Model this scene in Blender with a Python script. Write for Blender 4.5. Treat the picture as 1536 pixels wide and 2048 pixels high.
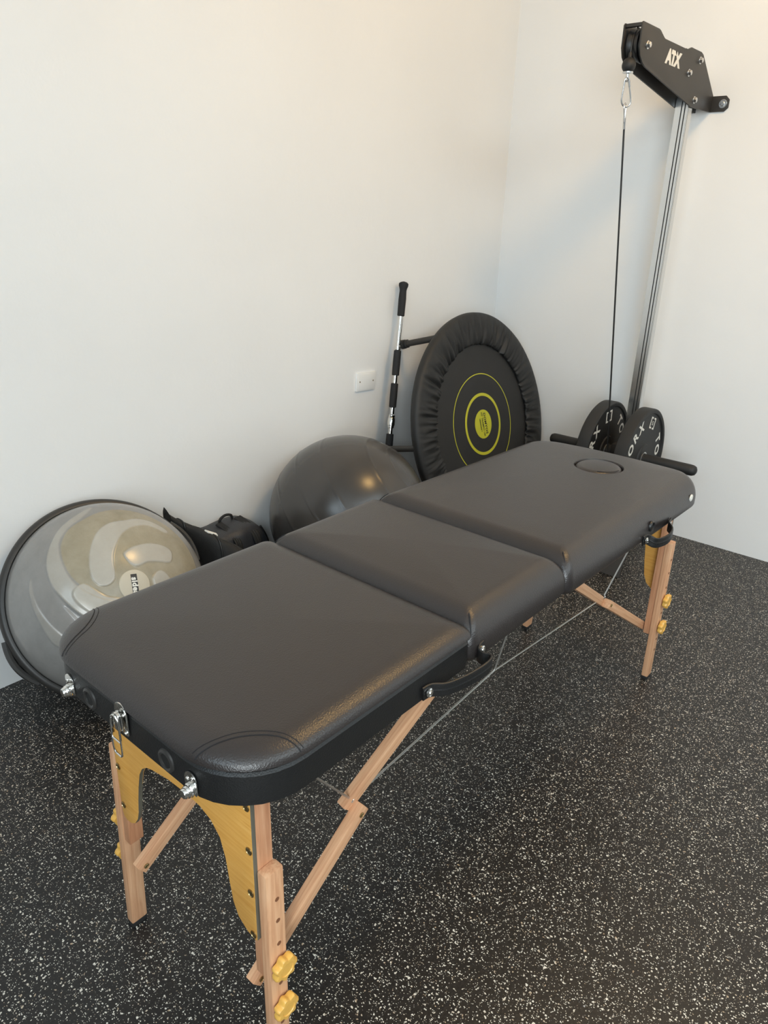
import bpy, bmesh, math, random
from mathutils import Vector, Matrix, noise
from mathutils.bvhtree import BVHTree
random.seed(7)
for o in list(bpy.data.objects): bpy.data.objects.remove(o)
SC = bpy.context.scene
COL = SC.collection
PI = math.pi
V = Vector

# ------------------------------------------------------------------ camera
F, YAW, PITCH, ROLL = 1460.0, 0.70027, 0.39557, 0.02872
CAMPOS = V((-3.31587, -2.08459, 1.40))
cam = bpy.data.cameras.new('camera'); camo = bpy.data.objects.new('camera', cam); COL.objects.link(camo)
cam.sensor_fit = 'VERTICAL'; cam.sensor_height = 24.0; cam.lens = 24.0 * F / 2048.0
cam.clip_start = 0.02; cam.clip_end = 60
fw = V((math.cos(YAW) * math.cos(PITCH), math.sin(YAW) * math.cos(PITCH), -math.sin(PITCH)))
ri = V((math.sin(YAW), -math.cos(YAW), 0)); up = ri.cross(fw)
r2 = ri * math.cos(ROLL) + up * math.sin(ROLL); u2 = up * math.cos(ROLL) - ri * math.sin(ROLL)
Mc = Matrix((r2, u2, -fw)).transposed().to_4x4(); Mc.translation = CAMPOS
camo.matrix_world = Mc
SC.camera = camo
# ------------------------------------------------------------------ world, lights, exposure
SC.view_settings.view_transform = 'Standard'; SC.view_settings.look = 'None'
SC.view_settings.gamma = 1.0; SC.view_settings.use_curve_mapping = False
SC.view_settings.exposure = 0.0
W_ = bpy.data.worlds.new('world'); SC.world = W_; W_.use_nodes = True
W_.node_tree.nodes['Background'].inputs[0].default_value = (0.75, 0.85, 1, 1)
W_.node_tree.nodes['Background'].inputs[1].default_value = 0.3
def lamp(name, loc, power, col, radius):
    l = bpy.data.lights.new(name, 'POINT'); l.energy = power; l.color = col; l.shadow_soft_size = radius
    o = bpy.data.objects.new(name, l); COL.objects.link(o); o.location = loc; return o
def panel(name, loc, rot, sx, sy, power, col):
    l = bpy.data.lights.new(name, 'AREA'); l.shape = 'RECTANGLE'; l.size = sx; l.size_y = sy; l.energy = power; l.color = col
    o = bpy.data.objects.new(name, l); COL.objects.link(o); o.location = loc; o.rotation_euler = rot; return o
WARM = (1.0, 0.61, 0.22); DAY = (0.70, 0.88, 1.0); COOL = (0.87, 0.96, 1.0); NEUT = (0.80, 0.94, 1.0)
lamp('ceiling_lamp', (-1.30, -1.88, 2.86), 45, WARM, 0.16)
panel('overhead_fill', (-2.4, -4.6, 2.96), (0, 0, 0), 3.6, 2.2, 96, NEUT)  # added fill light, brightens both walls evenly; no known fixture
panel('cool_area_light', (-4.9, -1.8, 2.35), (0, -PI / 2, 0), 1.0, 1.1, 22, DAY)  # unseen window behind the camera, gives the ball its cool highlight
panel('cool_area_light', (-4.9, -3.5, 1.6), (0, -PI / 2, 0), 1.5, 1.7, 114, COOL)  # added cool fill for the lower right wall, not a known window

# ------------------------------------------------------------------ helpers
def lin(r, g, b):
    f = lambda c: (c / 255 / 12.92) if c / 255 <= 0.04045 else ((c / 255 + 0.055) / 1.055) ** 2.4
    return (f(r), f(g), f(b), 1)
def newmat(name):
    m = bpy.data.materials.new(name); m.use_nodes = True
    nt = m.node_tree; return m, nt, nt.nodes['Principled BSDF']
def nd(nt, typ, **kw):
    n = nt.nodes.new(typ)
    for k, v in kw.items():
        if k.startswith('i_'): n.inputs[k[2:].replace('_', ' ')].default_value = v
        else: setattr(n, k, v)
    return n
def ramp(nt, src, stops):
    r = nd(nt, 'ShaderNodeValToRGB'); e = r.color_ramp.elements
    e[0].position, e[0].color = stops[0]; e[1].position, e[1].color = stops[-1]
    for p, c in stops[1:-1]:
        x = e.new(p); x.color = c
    nt.links.new(src, r.inputs[0]); return r
def plain(name, col, rough=0.5, metal=0.0, bump=0.0, bscale=200.0, spec=0.5, var=0.12, vscale=9.0):
    m, nt, p = newmat(name)
    tc = nd(nt, 'ShaderNodeTexCoord')
    n = nd(nt, 'ShaderNodeTexNoise', i_Scale=vscale, i_Detail=4.0); nt.links.new(tc.outputs['Object'], n.inputs['Vector'])
    lo = tuple(c * (1 - var) for c in col[:3]) + (1,); hi = tuple(min(1, c * (1 + var)) for c in col[:3]) + (1,)
    r = ramp(nt, n.outputs[0], [(0.3, lo), (0.7, hi)])
    nt.links.new(r.outputs[0], p.inputs['Base Color'])
    p.inputs['Roughness'].default_value = rough; p.inputs['Metallic'].default_value = metal
    p.inputs['Specular IOR Level'].default_value = spec
    if bump:
        b = nd(nt, 'ShaderNodeTexNoise', i_Scale=bscale, i_Detail=3.0); nt.links.new(tc.outputs['Object'], b.inputs['Vector'])
        bb = nd(nt, 'ShaderNodeBump', i_Strength=bump, i_Distance=0.002); nt.links.new(b.outputs[0], bb.inputs['Height'])
        nt.links.new(bb.outputs[0], p.inputs['Normal'])
    return m
def vinyl(name, col, rough, spec=0.5):
    m, nt, p = newmat(name)
    tc = nd(nt, 'ShaderNodeTexCoord')
    v = nd(nt, 'ShaderNodeTexVoronoi', i_Scale=420.0); nt.links.new(tc.outputs['Object'], v.inputs['Vector'])
    n = nd(nt, 'ShaderNodeTexNoise', i_Scale=14.0, i_Detail=3.0); nt.links.new(tc.outputs['Object'], n.inputs['Vector'])
    a = nd(nt, 'ShaderNodeMath', operation='MULTIPLY_ADD'); nt.links.new(n.outputs[0], a.inputs[0]); a.inputs[1].default_value = 1.2
    nt.links.new(v.outputs['Distance'], a.inputs[2])
    b = nd(nt, 'ShaderNodeBump', i_Strength=0.25, i_Distance=0.0012); nt.links.new(a.outputs[0], b.inputs['Height'])
    nt.links.new(b.outputs[0], p.inputs['Normal'])
    p.inputs['Base Color'].default_value = col; p.inputs['Roughness'].default_value = rough
    p.inputs['Specular IOR Level'].default_value = spec
    return m
def wood(name, c1, c2, c3, axis='Z', scale=1.0, rough=0.45):
    m, nt, p = newmat(name)
    tc = nd(nt, 'ShaderNodeTexCoord'); mp = nd(nt, 'ShaderNodeMapping')
    s = [60 * scale, 60 * scale, 60 * scale]; s['XYZ'.index(axis)] = 2.5 * scale
    mp.inputs['Scale'].default_value = s
    nt.links.new(tc.outputs['Object'], mp.inputs['Vector'])
    n = nd(nt, 'ShaderNodeTexNoise', i_Scale=2.2, i_Detail=6.0, i_Roughness=0.65, i_Distortion=0.6); nt.links.new(mp.outputs[0], n.inputs['Vector'])
    r = ramp(nt, n.outputs[0], [(0.3, c1), (0.5, c2), (0.72, c3)])
    nt.links.new(r.outputs[0], p.inputs['Base Color'])
    b = nd(nt, 'ShaderNodeBump', i_Strength=0.12, i_Distance=0.001); nt.links.new(n.outputs[0], b.inputs['Height'])
    nt.links.new(b.outputs[0], p.inputs['Normal']); p.inputs['Roughness'].default_value = rough
    return m
WM = {}
def place(o, M, parent):
    WM[o] = M
    if parent:
        o.parent = parent; o.matrix_parent_inverse = WM[parent].inverted()
    o.matrix_basis = M
def thing(name, label, cat, loc, group=None):
    o = bpy.data.objects.new(name, None); COL.objects.link(o); o.empty_display_size = 0.1
    place(o, Matrix.Translation(loc), None)
    o['label'] = label; o['category'] = cat
    if group: o['group'] = group
    return o
def tag(o, label, cat, group=None):
    o['label'] = label; o['category'] = cat
    if group: o['group'] = group
    return o
def obj(name, bm, mat, parent=None, label=None, smooth=40, M=None, kind=None):
    bmesh.ops.recalc_face_normals(bm, faces=bm.faces)
    me = bpy.data.meshes.new(name)
    if M is None:
        xs = [v.co for v in bm.verts]
        lo = V((min(c.x for c in xs), min(c.y for c in xs), min(c.z for c in xs))); hi = V((max(c.x for c in xs), max(c.y for c in xs), max(c.z for c in xs)))
        org = V(((lo.x + hi.x) / 2, (lo.y + hi.y) / 2, lo.z))
        bmesh.ops.translate(bm, verts=bm.verts, vec=-org); M = Matrix.Translation(org)
    bm.to_mesh(me); bm.free()
    for ma in (mat if isinstance(mat, (list, tuple)) else [mat]): me.materials.append(ma)
    if smooth:
        me.polygons.foreach_set('use_smooth', [True] * len(me.polygons))
        me.set_sharp_from_angle(angle=math.radians(smooth))
    o = bpy.data.objects.new(name, me); COL.objects.link(o); place(o, M, parent)
    if label: o['label'] = label
    if kind: o['kind'] = kind
    return o
B = bmesh.new
def basis(d, hint=V((0, 0, 1))):
    d = V(d).normalized()
    if abs(d.dot(hint)) > 0.98: hint = V((1, 0, 0))
    a = hint.cross(d).normalized(); return a, d.cross(a), d
def loft(bm, loops, closed=False, cap0=True, cap1=True):
    rows = [[bm.verts.new(p) for p in L] for L in loops]; n = len(rows[0])
    seq = list(zip(rows, rows[1:])) + ([(rows[-1], rows[0])] if closed else [])
    for a, b in seq:
        for i in range(n): bm.faces.new((a[i], a[(i + 1) % n], b[(i + 1) % n], b[i]))
    if not closed:
        if cap0: bm.faces.new(rows[0][::-1])
        if cap1: bm.faces.new(rows[-1])
    return rows
def ring(c, a, b, r, n=12, rb=None):
    rb = r if rb is None else rb
    return [V(c) + a * (r * math.cos(2 * PI * i / n)) + b * (rb * math.sin(2 * PI * i / n)) for i in range(n)]
def lathe(bm, org, axis, prof, n=32, closed=False):
    a, b, d = basis(axis); loft(bm, [ring(V(org) + d * h, a, b, max(r, 1e-5), n) for r, h in prof], closed=closed)
def cyl(bm, p0, p1, r0, r1=None, n=16):
    a, b, d = basis(V(p1) - V(p0)); r1 = r0 if r1 is None else r1
    loft(bm, [ring(p0, a, b, r0, n), ring(p1, a, b, r1, n)])
def tube(bm, pts, r, n=8, closed=False):
    pts = [V(p) for p in pts]; m = len(pts); loops = []; hint = V((0, 0, 1)); a = None
    for i, p in enumerate(pts):
        q0 = pts[(i - 1) % m] if (closed or i) else p; q1 = pts[(i + 1) % m] if (closed or i < m - 1) else p
        d = (q1 - q0).normalized()
        if a is None: a, b, _ = basis(d)
        else:
            a = (a - d * a.dot(d)).normalized(); b = d.cross(a)
        loops.append(ring(p, a, b, r[i] if isinstance(r, (list, tuple)) else r, n))
    loft(bm, loops, closed=closed)
def sphere(bm, c, r, n=16, s=(1, 1, 1)):
    bmesh.ops.create_uvsphere(bm, u_segments=n, v_segments=n // 2, radius=1, matrix=Matrix.Translation(c) @ Matrix.Diagonal((r * s[0], r * s[1], r * s[2], 1)))
def prism(bm, outline, off, bevel=0):
    off = V(off); b0 = [bm.verts.new(p) for p in outline]; b1 = [bm.verts.new(V(p) + off) for p in outline]; n = len(b0)
    fs = [bm.faces.new(b0[::-1]), bm.faces.new(b1)]
    for i in range(n): fs.append(bm.faces.new((b0[i], b0[(i + 1) % n], b1[(i + 1) % n], b1[i])))
    if bevel:
        es = [e for e in set(fs[0].edges) | set(fs[1].edges)]
        bmesh.ops.bevel(bm, geom=es, offset=bevel, segments=2, affect='EDGES', profile=0.6)
def box(bm, lo, hi, bevel=0, seg=2):
    r = bmesh.ops.create_cube(bm, size=1, matrix=Matrix.Translation((V(lo) + V(hi)) / 2) @ Matrix.Diagonal((*(V(hi) - V(lo)), 1)))
    if bevel:
        es = set(e for v in r['verts'] for e in v.link_edges)
        bmesh.ops.bevel(bm, geom=list(es), offset=bevel, segments=seg, affect='EDGES', profile=0.6)
def bar(name, p0, p1, w, h, hint, mat, parent, label=None, bevel=0.0025):
    a, b, d = basis(V(p1) - V(p0), V(hint)); L = (V(p1) - V(p0)).length
    M = Matrix((a, b, d)).transposed().to_4x4(); M.translation = V(p0)
    bm = B(); box(bm, (-w / 2, -h / 2, 0), (w / 2, h / 2, L), bevel)
    return obj(name, bm, mat, parent, label, M=M)
def smoothp(pts, n=6, closed=False):
    pts = [V(p) for p in pts]; out = []; m = len(pts)
    for i in range(m if closed else m - 1):
        g = lambda k: pts[k % m] if closed else pts[max(0, min(m - 1, k))]
        p0, p1, p2, p3 = g(i - 1), g(i), g(i + 1), g(i + 2)
        for k in range(n):
            t = k / n
            out.append(0.5 * (2 * p1 + (p2 - p0) * t + (2 * p0 - 5 * p1 + 4 * p2 - p3) * t * t + (3 * p1 - p0 - 3 * p2 + p3) * t ** 3))
    if not closed: out.append(pts[-1])
    return out
def ribbon(bm, pts, wdirs, w, t):
    pts = [V(p) for p in pts]; loops = []; m = len(pts)
    for i, p in enumerate(pts):
        d = (pts[min(i + 1, m - 1)] - pts[max(i - 1, 0)]).normalized(); wd = V(wdirs[i] if isinstance(wdirs, list) else wdirs)
        wd = (wd - d * wd.dot(d)).normalized(); nn = d.cross(wd); L = []
        k = 8
        prof = [(-.5, 0), (-.46, .8), (-.3, 1.25), (-.12, .75), (0, 1.25), (.12, .75), (.3, 1.25), (.46, .8), (.5, 0), (.46, -.8), (0, -.9), (-.46, -.8)]
        for a, b in prof: L.append(p + wd * (a * w) + nn * (b * t / 2))
        loops.append(L)
    loft(bm, loops)
def rrect(x0, x1, y0, y1, rs, nc=8, ne=10, bow=None):
    # ccw from (x0,y0); rs = radii at (x0,y0),(x1,y0),(x1,y1),(x0,y1)
    cs = [(x0 + rs[0], y0 + rs[0], PI), (x1 - rs[1], y0 + rs[1], 1.5 * PI), (x1 - rs[2], y1 - rs[2], 0), (x0 + rs[3], y1 - rs[3], 0.5 * PI)]
    out = []
    for k, (cx, cy, a0) in enumerate(cs):
        arc = [V((cx + rs[k] * math.cos(a0 + PI / 2 * i / nc), cy + rs[k] * math.sin(a0 + PI / 2 * i / nc), 0)) for i in range(nc + 1)]
        out += arc
        nx = cs[(k + 1) % 4]; r_ = rs[(k + 1) % 4]
        st = V((nx[0] + r_ * math.cos(nx[2]), nx[1] + r_ * math.sin(nx[2]), 0))
        out += [arc[-1].lerp(st, i / ne) for i in range(1, ne)]
    if bow:
        for p in out: bow(p)
    return out
def rr(x0, x1, y0, y1, rs, **kw): return lambda d: rrect(x0 + d, x1 - d, y0 + d, y1 - d, [max(0.004, r - d) if r > 0.05 else max(0.012, r - 0.25 * d) for r in rs], **kw)
def offs(L, d):
    n = len(L); out = []
    for i in range(n):
        t = (L[(i + 1) % n] - L[i - 1]); t.z = 0; t.normalize()
        out.append(L[i] + V((-t.y, t.x, 0)) * d)     # inward for ccw
    return out
def pillow(bm, L, prof, crown, hole=None, levels=6):
    mk = L; L = mk(0); n = len(L); loops = []
    for ins, z in prof: loops.append([V((p.x, p.y, z)) for p in mk(ins)])
    top = loops[-1]; zt = prof[-1][1]
    if hole is None:
        c = sum(top, V()) / n; tgt = [c.copy() for _ in top]; hi = 1.0
    else:
        c, ax, ay = hole; tgt = []
        for p in top:
            a = math.atan2((p.y - c[1]), (p.x - c[0])); tgt.append(V((c[0] + ax * math.cos(a), c[1] + ay * math.sin(a), zt)))
    for k in range(1, levels + 1):
        s = k / levels
        if hole is None and k == levels: break
        loops.append([V((p.x + (q.x - p.x) * s, p.y + (q.y - p.y) * s, zt + crown * (1 - (1 - s) ** 2))) for p, q in zip(top, tgt)])
    if hole is not None:
        for ex, dz in ((-0.002, -0.003), (-0.003, -0.008), (-0.003, -0.03)):
            loops.append([q + (q - V((c[0], c[1], q.z))).normalized() * ex + V((0, 0, crown + dz)) for q in tgt])
    rows = loft(bm, loops, cap1=False)
    if hole is None:
        cv = bm.verts.new((c.x, c.y, zt + crown))
        for i in range(n): bm.faces.new((rows[-1][i], rows[-1][(i + 1) % n], cv))
    else: bm.faces.new(rows[-1])
def text2d(s, size, bold=0.0, shear=0.0, space=1.0):
    cu = bpy.data.curves.new('t', 'FONT'); cu.body = s; cu.size = size; cu.align_x = 'CENTER'; cu.align_y = 'CENTER'
    cu.offset = bold; cu.shear = shear; cu.space_character = space; cu.resolution_u = 3
    o = bpy.data.objects.new('t', cu); COL.objects.link(o)
    dg = bpy.context.evaluated_depsgraph_get(); me = bpy.data.meshes.new_from_object(o.evaluated_get(dg))
    vs = [v.co.copy() for v in me.vertices]; fs = [tuple(p.vertices) for p in me.polygons]
    bpy.data.objects.remove(o); bpy.data.curves.remove(cu); bpy.data.meshes.remove(me)
    return vs, fs
def text_to(bm, vs, fs, fn):
    nv = [bm.verts.new(fn(v.x, v.y)) for v in vs]
    for f in fs:
        try: bm.faces.new([nv[i] for i in f])
        except ValueError: pass

# ------------------------------------------------------------------ materials
def wall_mat():
    m, nt, p = newmat('white_plaster_paint')
    tc = nd(nt, 'ShaderNodeTexCoord')
    n1 = nd(nt, 'ShaderNodeTexNoise', i_Scale=1.6, i_Detail=5.0); nt.links.new(tc.outputs['Object'], n1.inputs['Vector'])
    r = ramp(nt, n1.outputs[0], [(0.3, (0.79, 0.795, 0.79, 1)), (0.7, (0.825, 0.83, 0.825, 1))])
    n3 = nd(nt, 'ShaderNodeTexNoise', i_Scale=4.0, i_Detail=8.0, i_Roughness=0.75, i_Distortion=1.5); nt.links.new(tc.outputs['Object'], n3.inputs['Vector'])
    r3 = ramp(nt, n3.outputs[0], [(0.70, (1, 1, 1, 1)), (0.80, (0.93, 0.93, 0.93, 1))])
    mx = nd(nt, 'ShaderNodeMix', data_type='RGBA', blend_type='MULTIPLY'); mx.inputs[0].default_value = 1
    nt.links.new(r.outputs[0], mx.inputs[6]); nt.links.new(r3.outputs[0], mx.inputs[7])
    nt.links.new(mx.outputs[2], p.inputs['Base Color'])
    n2 = nd(nt, 'ShaderNodeTexNoise', i_Scale=7.0, i_Detail=9.0, i_Roughness=0.6); nt.links.new(tc.outputs['Object'], n2.inputs['Vector'])
    b = nd(nt, 'ShaderNodeBump', i_Strength=0.22, i_Distance=0.012); nt.links.new(n2.outputs[0], b.inputs['Height'])
    nt.links.new(b.outputs[0], p.inputs['Normal']); p.inputs['Roughness'].default_value = 0.55; p.inputs['Specular IOR Level'].default_value = 0.35
    return m
def floor_mat():
    m, nt, p = newmat('speckled_rubber')
    tc = nd(nt, 'ShaderNodeTexCoord')
    wn = nd(nt, 'ShaderNodeTexNoise', i_Scale=95.0, i_Detail=2.0); nt.links.new(tc.outputs['Object'], wn.inputs['Vector'])
    mp = nd(nt, 'ShaderNodeVectorMath', operation='MULTIPLY_ADD'); nt.links.new(wn.outputs['Color'], mp.inputs[0]); mp.inputs[1].default_value = (0.009, 0.009, 0.0)
    nt.links.new(tc.outputs['Object'], mp.inputs[2])
    acc = None
    for sc, thr, prob in ((160.0, 0.29, 0.64), (112.0, 0.25, 0.75), (270.0, 0.30, 0.60)):
        v = nd(nt, 'ShaderNodeTexVoronoi', voronoi_dimensions='2D', i_Scale=sc); nt.links.new(mp.outputs[0], v.inputs['Vector'])
        sep = nd(nt, 'ShaderNodeSeparateColor'); nt.links.new(v.outputs['Color'], sep.inputs[0])
        # size of each fleck is random, none below prob
        sz = nd(nt, 'ShaderNodeMapRange'); nt.links.new(sep.outputs[0], sz.inputs[0])
        sz.inputs[1].default_value = prob; sz.inputs[2].default_value = 1.0; sz.inputs[3].default_value = 0.0; sz.inputs[4].default_value = thr
        lt = nd(nt, 'ShaderNodeMath', operation='LESS_THAN'); nt.links.new(v.outputs['Distance'], lt.inputs[0]); nt.links.new(sz.outputs[0], lt.inputs[1])
        if acc is None: acc = lt.outputs[0]; col = sep.outputs[1]
        else:
            mx = nd(nt, 'ShaderNodeMath', operation='MAXIMUM'); nt.links.new(acc, mx.inputs[0]); nt.links.new(lt.outputs[0], mx.inputs[1]); acc = mx.outputs[0]
    cr = ramp(nt, col, [(0.0, lin(218, 213, 202)), (0.75, lin(202, 195, 182)), (0.93, lin(170, 148, 122)), (1.0, lin(150, 150, 150))])
    bn = nd(nt, 'ShaderNodeTexNoise', i_Scale=160.0, i_Detail=3.0); nt.links.new(tc.outputs['Object'], bn.inputs['Vector'])
    br = ramp(nt, bn.outputs[0], [(0.3, FLOOR_LO), (0.7, FLOOR_HI)])
    mix = nd(nt, 'ShaderNodeMix', data_type='RGBA'); nt.links.new(acc, mix.inputs[0]); nt.links.new(br.outputs[0], mix.inputs[6]); nt.links.new(cr.outputs[0], mix.inputs[7])
    nt.links.new(mix.outputs[2], p.inputs['Base Color'])
    b = nd(nt, 'ShaderNodeBump', i_Strength=0.35, i_Distance=0.0015); nt.links.new(bn.outputs[0], b.inputs['Height']); nt.links.new(b.outputs[0], p.inputs['Normal'])
    p.inputs['Roughness'].default_value = 0.44; p.inputs['Specular IOR Level'].default_value = 0.43
    return m
FLOOR_LO, FLOOR_HI = (0.006, 0.0056, 0.0053, 1), (0.015, 0.014, 0.0135, 1)
M_WALL = wall_mat(); M_FLOOR = floor_mat()
M_CEIL = plain('white_ceiling_paint', (0.8, 0.79, 0.77, 1), 0.8, var=0.02)
M_GREYWALL = plain('grey_wall_paint', (0.16, 0.155, 0.15, 1), 0.7, var=0.05, vscale=2)
M_VINYL = vinyl('black_vinyl', (0.025, 0.0205, 0.0195, 1), 0.34, 0.58)
M_BAND = vinyl('black_vinyl_band', (0.010, 0.0098, 0.0098, 1), 0.45)
M_STITCH = plain('dark_thread', (0.008, 0.008, 0.01, 1), 0.7)
M_BEECH = wood('beech', lin(184, 130, 94), lin(208, 158, 120), lin(222, 178, 140))
M_BEECH_DARK = wood('reddish_beech', lin(164, 108, 76), lin(192, 138, 102), lin(206, 156, 120))
M_PLY = wood('yellow_laminate', lin(204, 144, 66), lin(216, 160, 80), lin(224, 172, 94), axis='Y', scale=1.3, rough=0.38)
M_PLYEDGE = plain('grey_panel_edge', lin(96, 92, 80), 0.6)
M_CHROME = plain('chrome', (0.78, 0.77, 0.74, 1), 0.14, 1.0, var=0.05)
M_STEEL = plain('steel_wire', (0.62, 0.61, 0.58, 1), 0.38, 1.0, var=0.1)
M_ZINC = plain('zinc_bolt', (0.66, 0.66, 0.66, 1), 0.25, 1.0)
M_WOODHOLE = plain('raw_beech_bore', lin(120, 76, 48), 0.8)
M_BRASS = plain('antique_brass', (0.42, 0.32, 0.16, 1), 0.3, 1.0)
M_KNOB = plain('ochre_plastic', lin(222, 172, 84), 0.35, var=0.04)
M_BLACKP = plain('black_plastic', (0.012, 0.012, 0.012, 1), 0.4)
M_BLACKM = plain('black_powder_coat', (0.03, 0.027, 0.024, 1), 0.5, bump=0.15, bscale=900)
M_RUBBER = plain('black_rubber', (0.014, 0.0138, 0.0135, 1), 0.6, bump=0.2, bscale=500)
M_FOAM = plain('black_foam_grip', (0.012, 0.012, 0.013, 1), 0.75, bump=0.3, bscale=600)
M_ALU = plain('brushed_aluminium', (0.72, 0.72, 0.71, 1), 0.22, 1.0, var=0.04, vscale=3)
M_SLOT = plain('dark_slot', (0.01, 0.01, 0.01, 1), 0.6)
M_WHITE = plain('white_print', lin(226, 224, 216), 0.6, var=0.03)
M_PLATEW = plain('white_plastic', lin(238, 238, 236), 0.3, var=0.01)
M_BALL = plain('graphite_ball_vinyl', (0.048, 0.043, 0.039, 1), 0.25, bump=0.10, bscale=380, var=0.06, spec=0.6)
M_DOMEGREY = None
M_CLOTH = plain('black_polyester', (0.011, 0.0108, 0.0105, 1), 0.55, bump=0.25, bscale=900, var=0.1)
M_MAT = plain('woven_black_mat', (0.017, 0.0165, 0.016, 1), 0.62, bump=0.5, bscale=900, var=0.1)
M_LIME = plain('lime_print', lin(186, 184, 44), 0.55, var=0.04)
M_BAGCLOTH = plain('black_bag_fabric', (0.012, 0.0115, 0.011, 1), 0.7, bump=0.4, bscale=300, var=0.2)
M_PACK = plain('charcoal_nylon', (0.028, 0.029, 0.034, 1), 0.45, bump=0.35, bscale=260, var=0.2)
M_GREYCORD = plain('grey_cord', lin(130, 140, 150), 0.6)
M_RIM = plain('dark_grey_rim_plastic', (0.03, 0.028, 0.026, 1), 0.42, bump=0.1, bscale=300)
M_LABELW = plain('pale_grey_label', lin(186, 178, 160), 0.4, var=0.04)

# ------------------------------------------------------------------ the room
def slab(name, lo, hi, mat):
    bm = B(); box(bm, lo, hi); o = obj(name, bm, mat, smooth=0); o['kind'] = 'structure'; return o
slab('floor', (-6.6, -6.2, -0.1), (0.1, 0.1, 0), M_FLOOR)
slab('wall_left', (-6.6, 0, 0), (0.1, 0.12, 3.0), M_WALL)
slab('wall_right', (0, -6.2, 0), (0.12, 0, 3.0), M_WALL)
slab('wall_back', (-5.1, -6.2, 0), (-5.0, 0, 3.0), M_GREYWALL)
slab('wall_front', (-6.5, -6.2, 0), (0, -6.1, 3.0), M_GREYWALL)
slab('ceiling', (-6.6, -6.2, 3.0), (0.12, 0.12, 3.1), M_CEIL)

# ------------------------------------------------------------------ massage table
YR, YL = -1.497, -0.958
X0, XS1, XS2, X3 = -2.885, -2.370, -2.020, -1.190
T = thing('massage_table', 'black vinyl folding massage table with three cushions and beech legs standing on the speckled floor', 'massage table', (-2.01, -1.2275, 0))
RC = 0.115
bm = B(); L = rrect(X0, XS1 - 0.002, YR, YL, (RC, 0.012, 0.012, RC))
loft(bm, [[V((p.x, p.y, z)) for p in offs(L, i)] for i, z in ((0.004, 0.645), (0.0, 0.648), (-0.001, 0.672), (0.0, 0.697), (0.004, 0.701))])
obj('frame_band', bm, M_BAND, T, 'flat black vinyl band under the near cushion')
def arcprof(z0, z1, rx, n=7, top=None):
    return [(rx * (1 - math.cos(PI / 2 * i / n)), z0 + (z1 - z0) * math.sin(PI / 2 * i / n)) for i in range(n + 1)]
def lowprof(z0): return [(0.010, z0), (0.003, z0 + 0.003), (-0.003, z0 + 0.010)]
def shift(pr, d): return [(a - d, z) for a, z in pr]
CUS = []
bm = B(); L1 = rr(X0, XS1, YR, YL, (RC, 0.02, 0.02, RC))
pillow(bm, L1, lowprof(0.700) + shift(arcprof(0.710, 0.734, 0.05), 0.005), 0.006)
c1 = obj('cushion', bm, M_VINYL, T, 'near cushion with stitched corner patches')
bm = B(); L2 = rr(XS1 + 0.001, XS2, YR, YL, (0.02, 0.02, 0.02, 0.02))
pillow(bm, L2, lowprof(0.645) + [(-0.006, 0.662)] + shift(arcprof(0.676, 0.739, 0.055, 9), 0.006), 0.008)
c2 = obj('cushion', bm, M_VINYL, T, 'short middle cushion')
def bow(p):
    if p.x > -1.34: p.x -= (0.050 if p.y > -1.2275 else 0.022) * ((p.y + 1.2275) / 0.27) ** 2 * min(1, (p.x + 1.34) / 0.16)
bm = B(); L3 = rr(XS2 + 0.001, X3 + 0.01, YR - 0.007, YL, (0.02, 0.080, 0.10, 0.02), nc=12, ne=14, bow=bow)
HC = (-1.390, -1.266)
DROOP = lambda bm: [setattr(v.co, 'z', v.co.z - 0.020 * (v.co.x - XS2) / (X3 - XS2)) for v in bm.verts]   # the head end sags a little
pillow(bm, L3, lowprof(0.643) + [(-0.006, 0.660)] + shift(arcprof(0.674, 0.738, 0.055, 9), 0.006), 0.005, hole=(HC, 0.074, 0.070), levels=7); DROOP(bm)
c3 = obj('cushion', bm, M_VINYL, T, 'far cushion with face hole and rounded head end')
bm = B(); el = [V((HC[0] + 0.071 * math.cos(2 * PI * i / 40), HC[1] + 0.067 * math.sin(2 * PI * i / 40), 0)) for i in range(40)]
pillow(bm, lambda d: offs(el, d), [(0.003, 0.717), (0.0, 0.722)] + arcprof(0.728, 0.745, 0.018, 5), 0.003); DROOP(bm)
plug = obj('face_hole_plug', bm, M_VINYL, c3)
bm = B(); pp = [(HC[0] + (0.065 - 0.02 * 0) * math.cos(a) * 0.9, HC[1] + 0.067 * math.sin(a) * 0.9) for a in [math.radians(d) for d in range(200, 275, 8)]]
tube(bm, [V((x, y, 0.7445)) for x, y in pp], 0.0009, 5); DROOP(bm); obj('stitching', bm, M_STITCH, plug)
def topz(o):
    me = o.data; M = WM[o]; bvh = BVHTree.FromPolygons([M @ v.co for v in me.vertices], [tuple(p.vertices) for p in me.polygons])
    def f(x, y):
        h = bvh.ray_cast(V((x, y, 2)), V((0, 0, -1)))[0]; return h.z if h else None
    return f
def stitch(o, pts, parent, r=0.0009):
    f = topz(o); q = []
    for p in smoothp([V((x, y, 0)) for x, y in pts], 10):
        z = f(p.x, p.y)
        if z is not None: q.append(V((p.x, p.y, z + 0.0001)))
    bm = B(); tube(bm, q, r, 5); obj('stitching', bm, M_STITCH, parent)
for sgn in (1, -1):
    yy = lambda y: y if sgn == 1 else -2.455 - y
    stitch(c1, [(-2.888, yy(-1.405)), (-2.862, yy(-1.415)), (-2.832, yy(-1.430)), (-2.806, yy(-1.452)), (-2.789, yy(-1.475)), (-2.781, yy(-1.499))], c1, 0.0011)
    stitch(c1, [(-2.884, yy(-1.398)), (-2.857, yy(-1.409)), (-2.826, yy(-1.424)), (-2.800, yy(-1.447)), (-2.783, yy(-1.472)), (-2.775, yy(-1.498))], c1, 0.0007)
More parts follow.
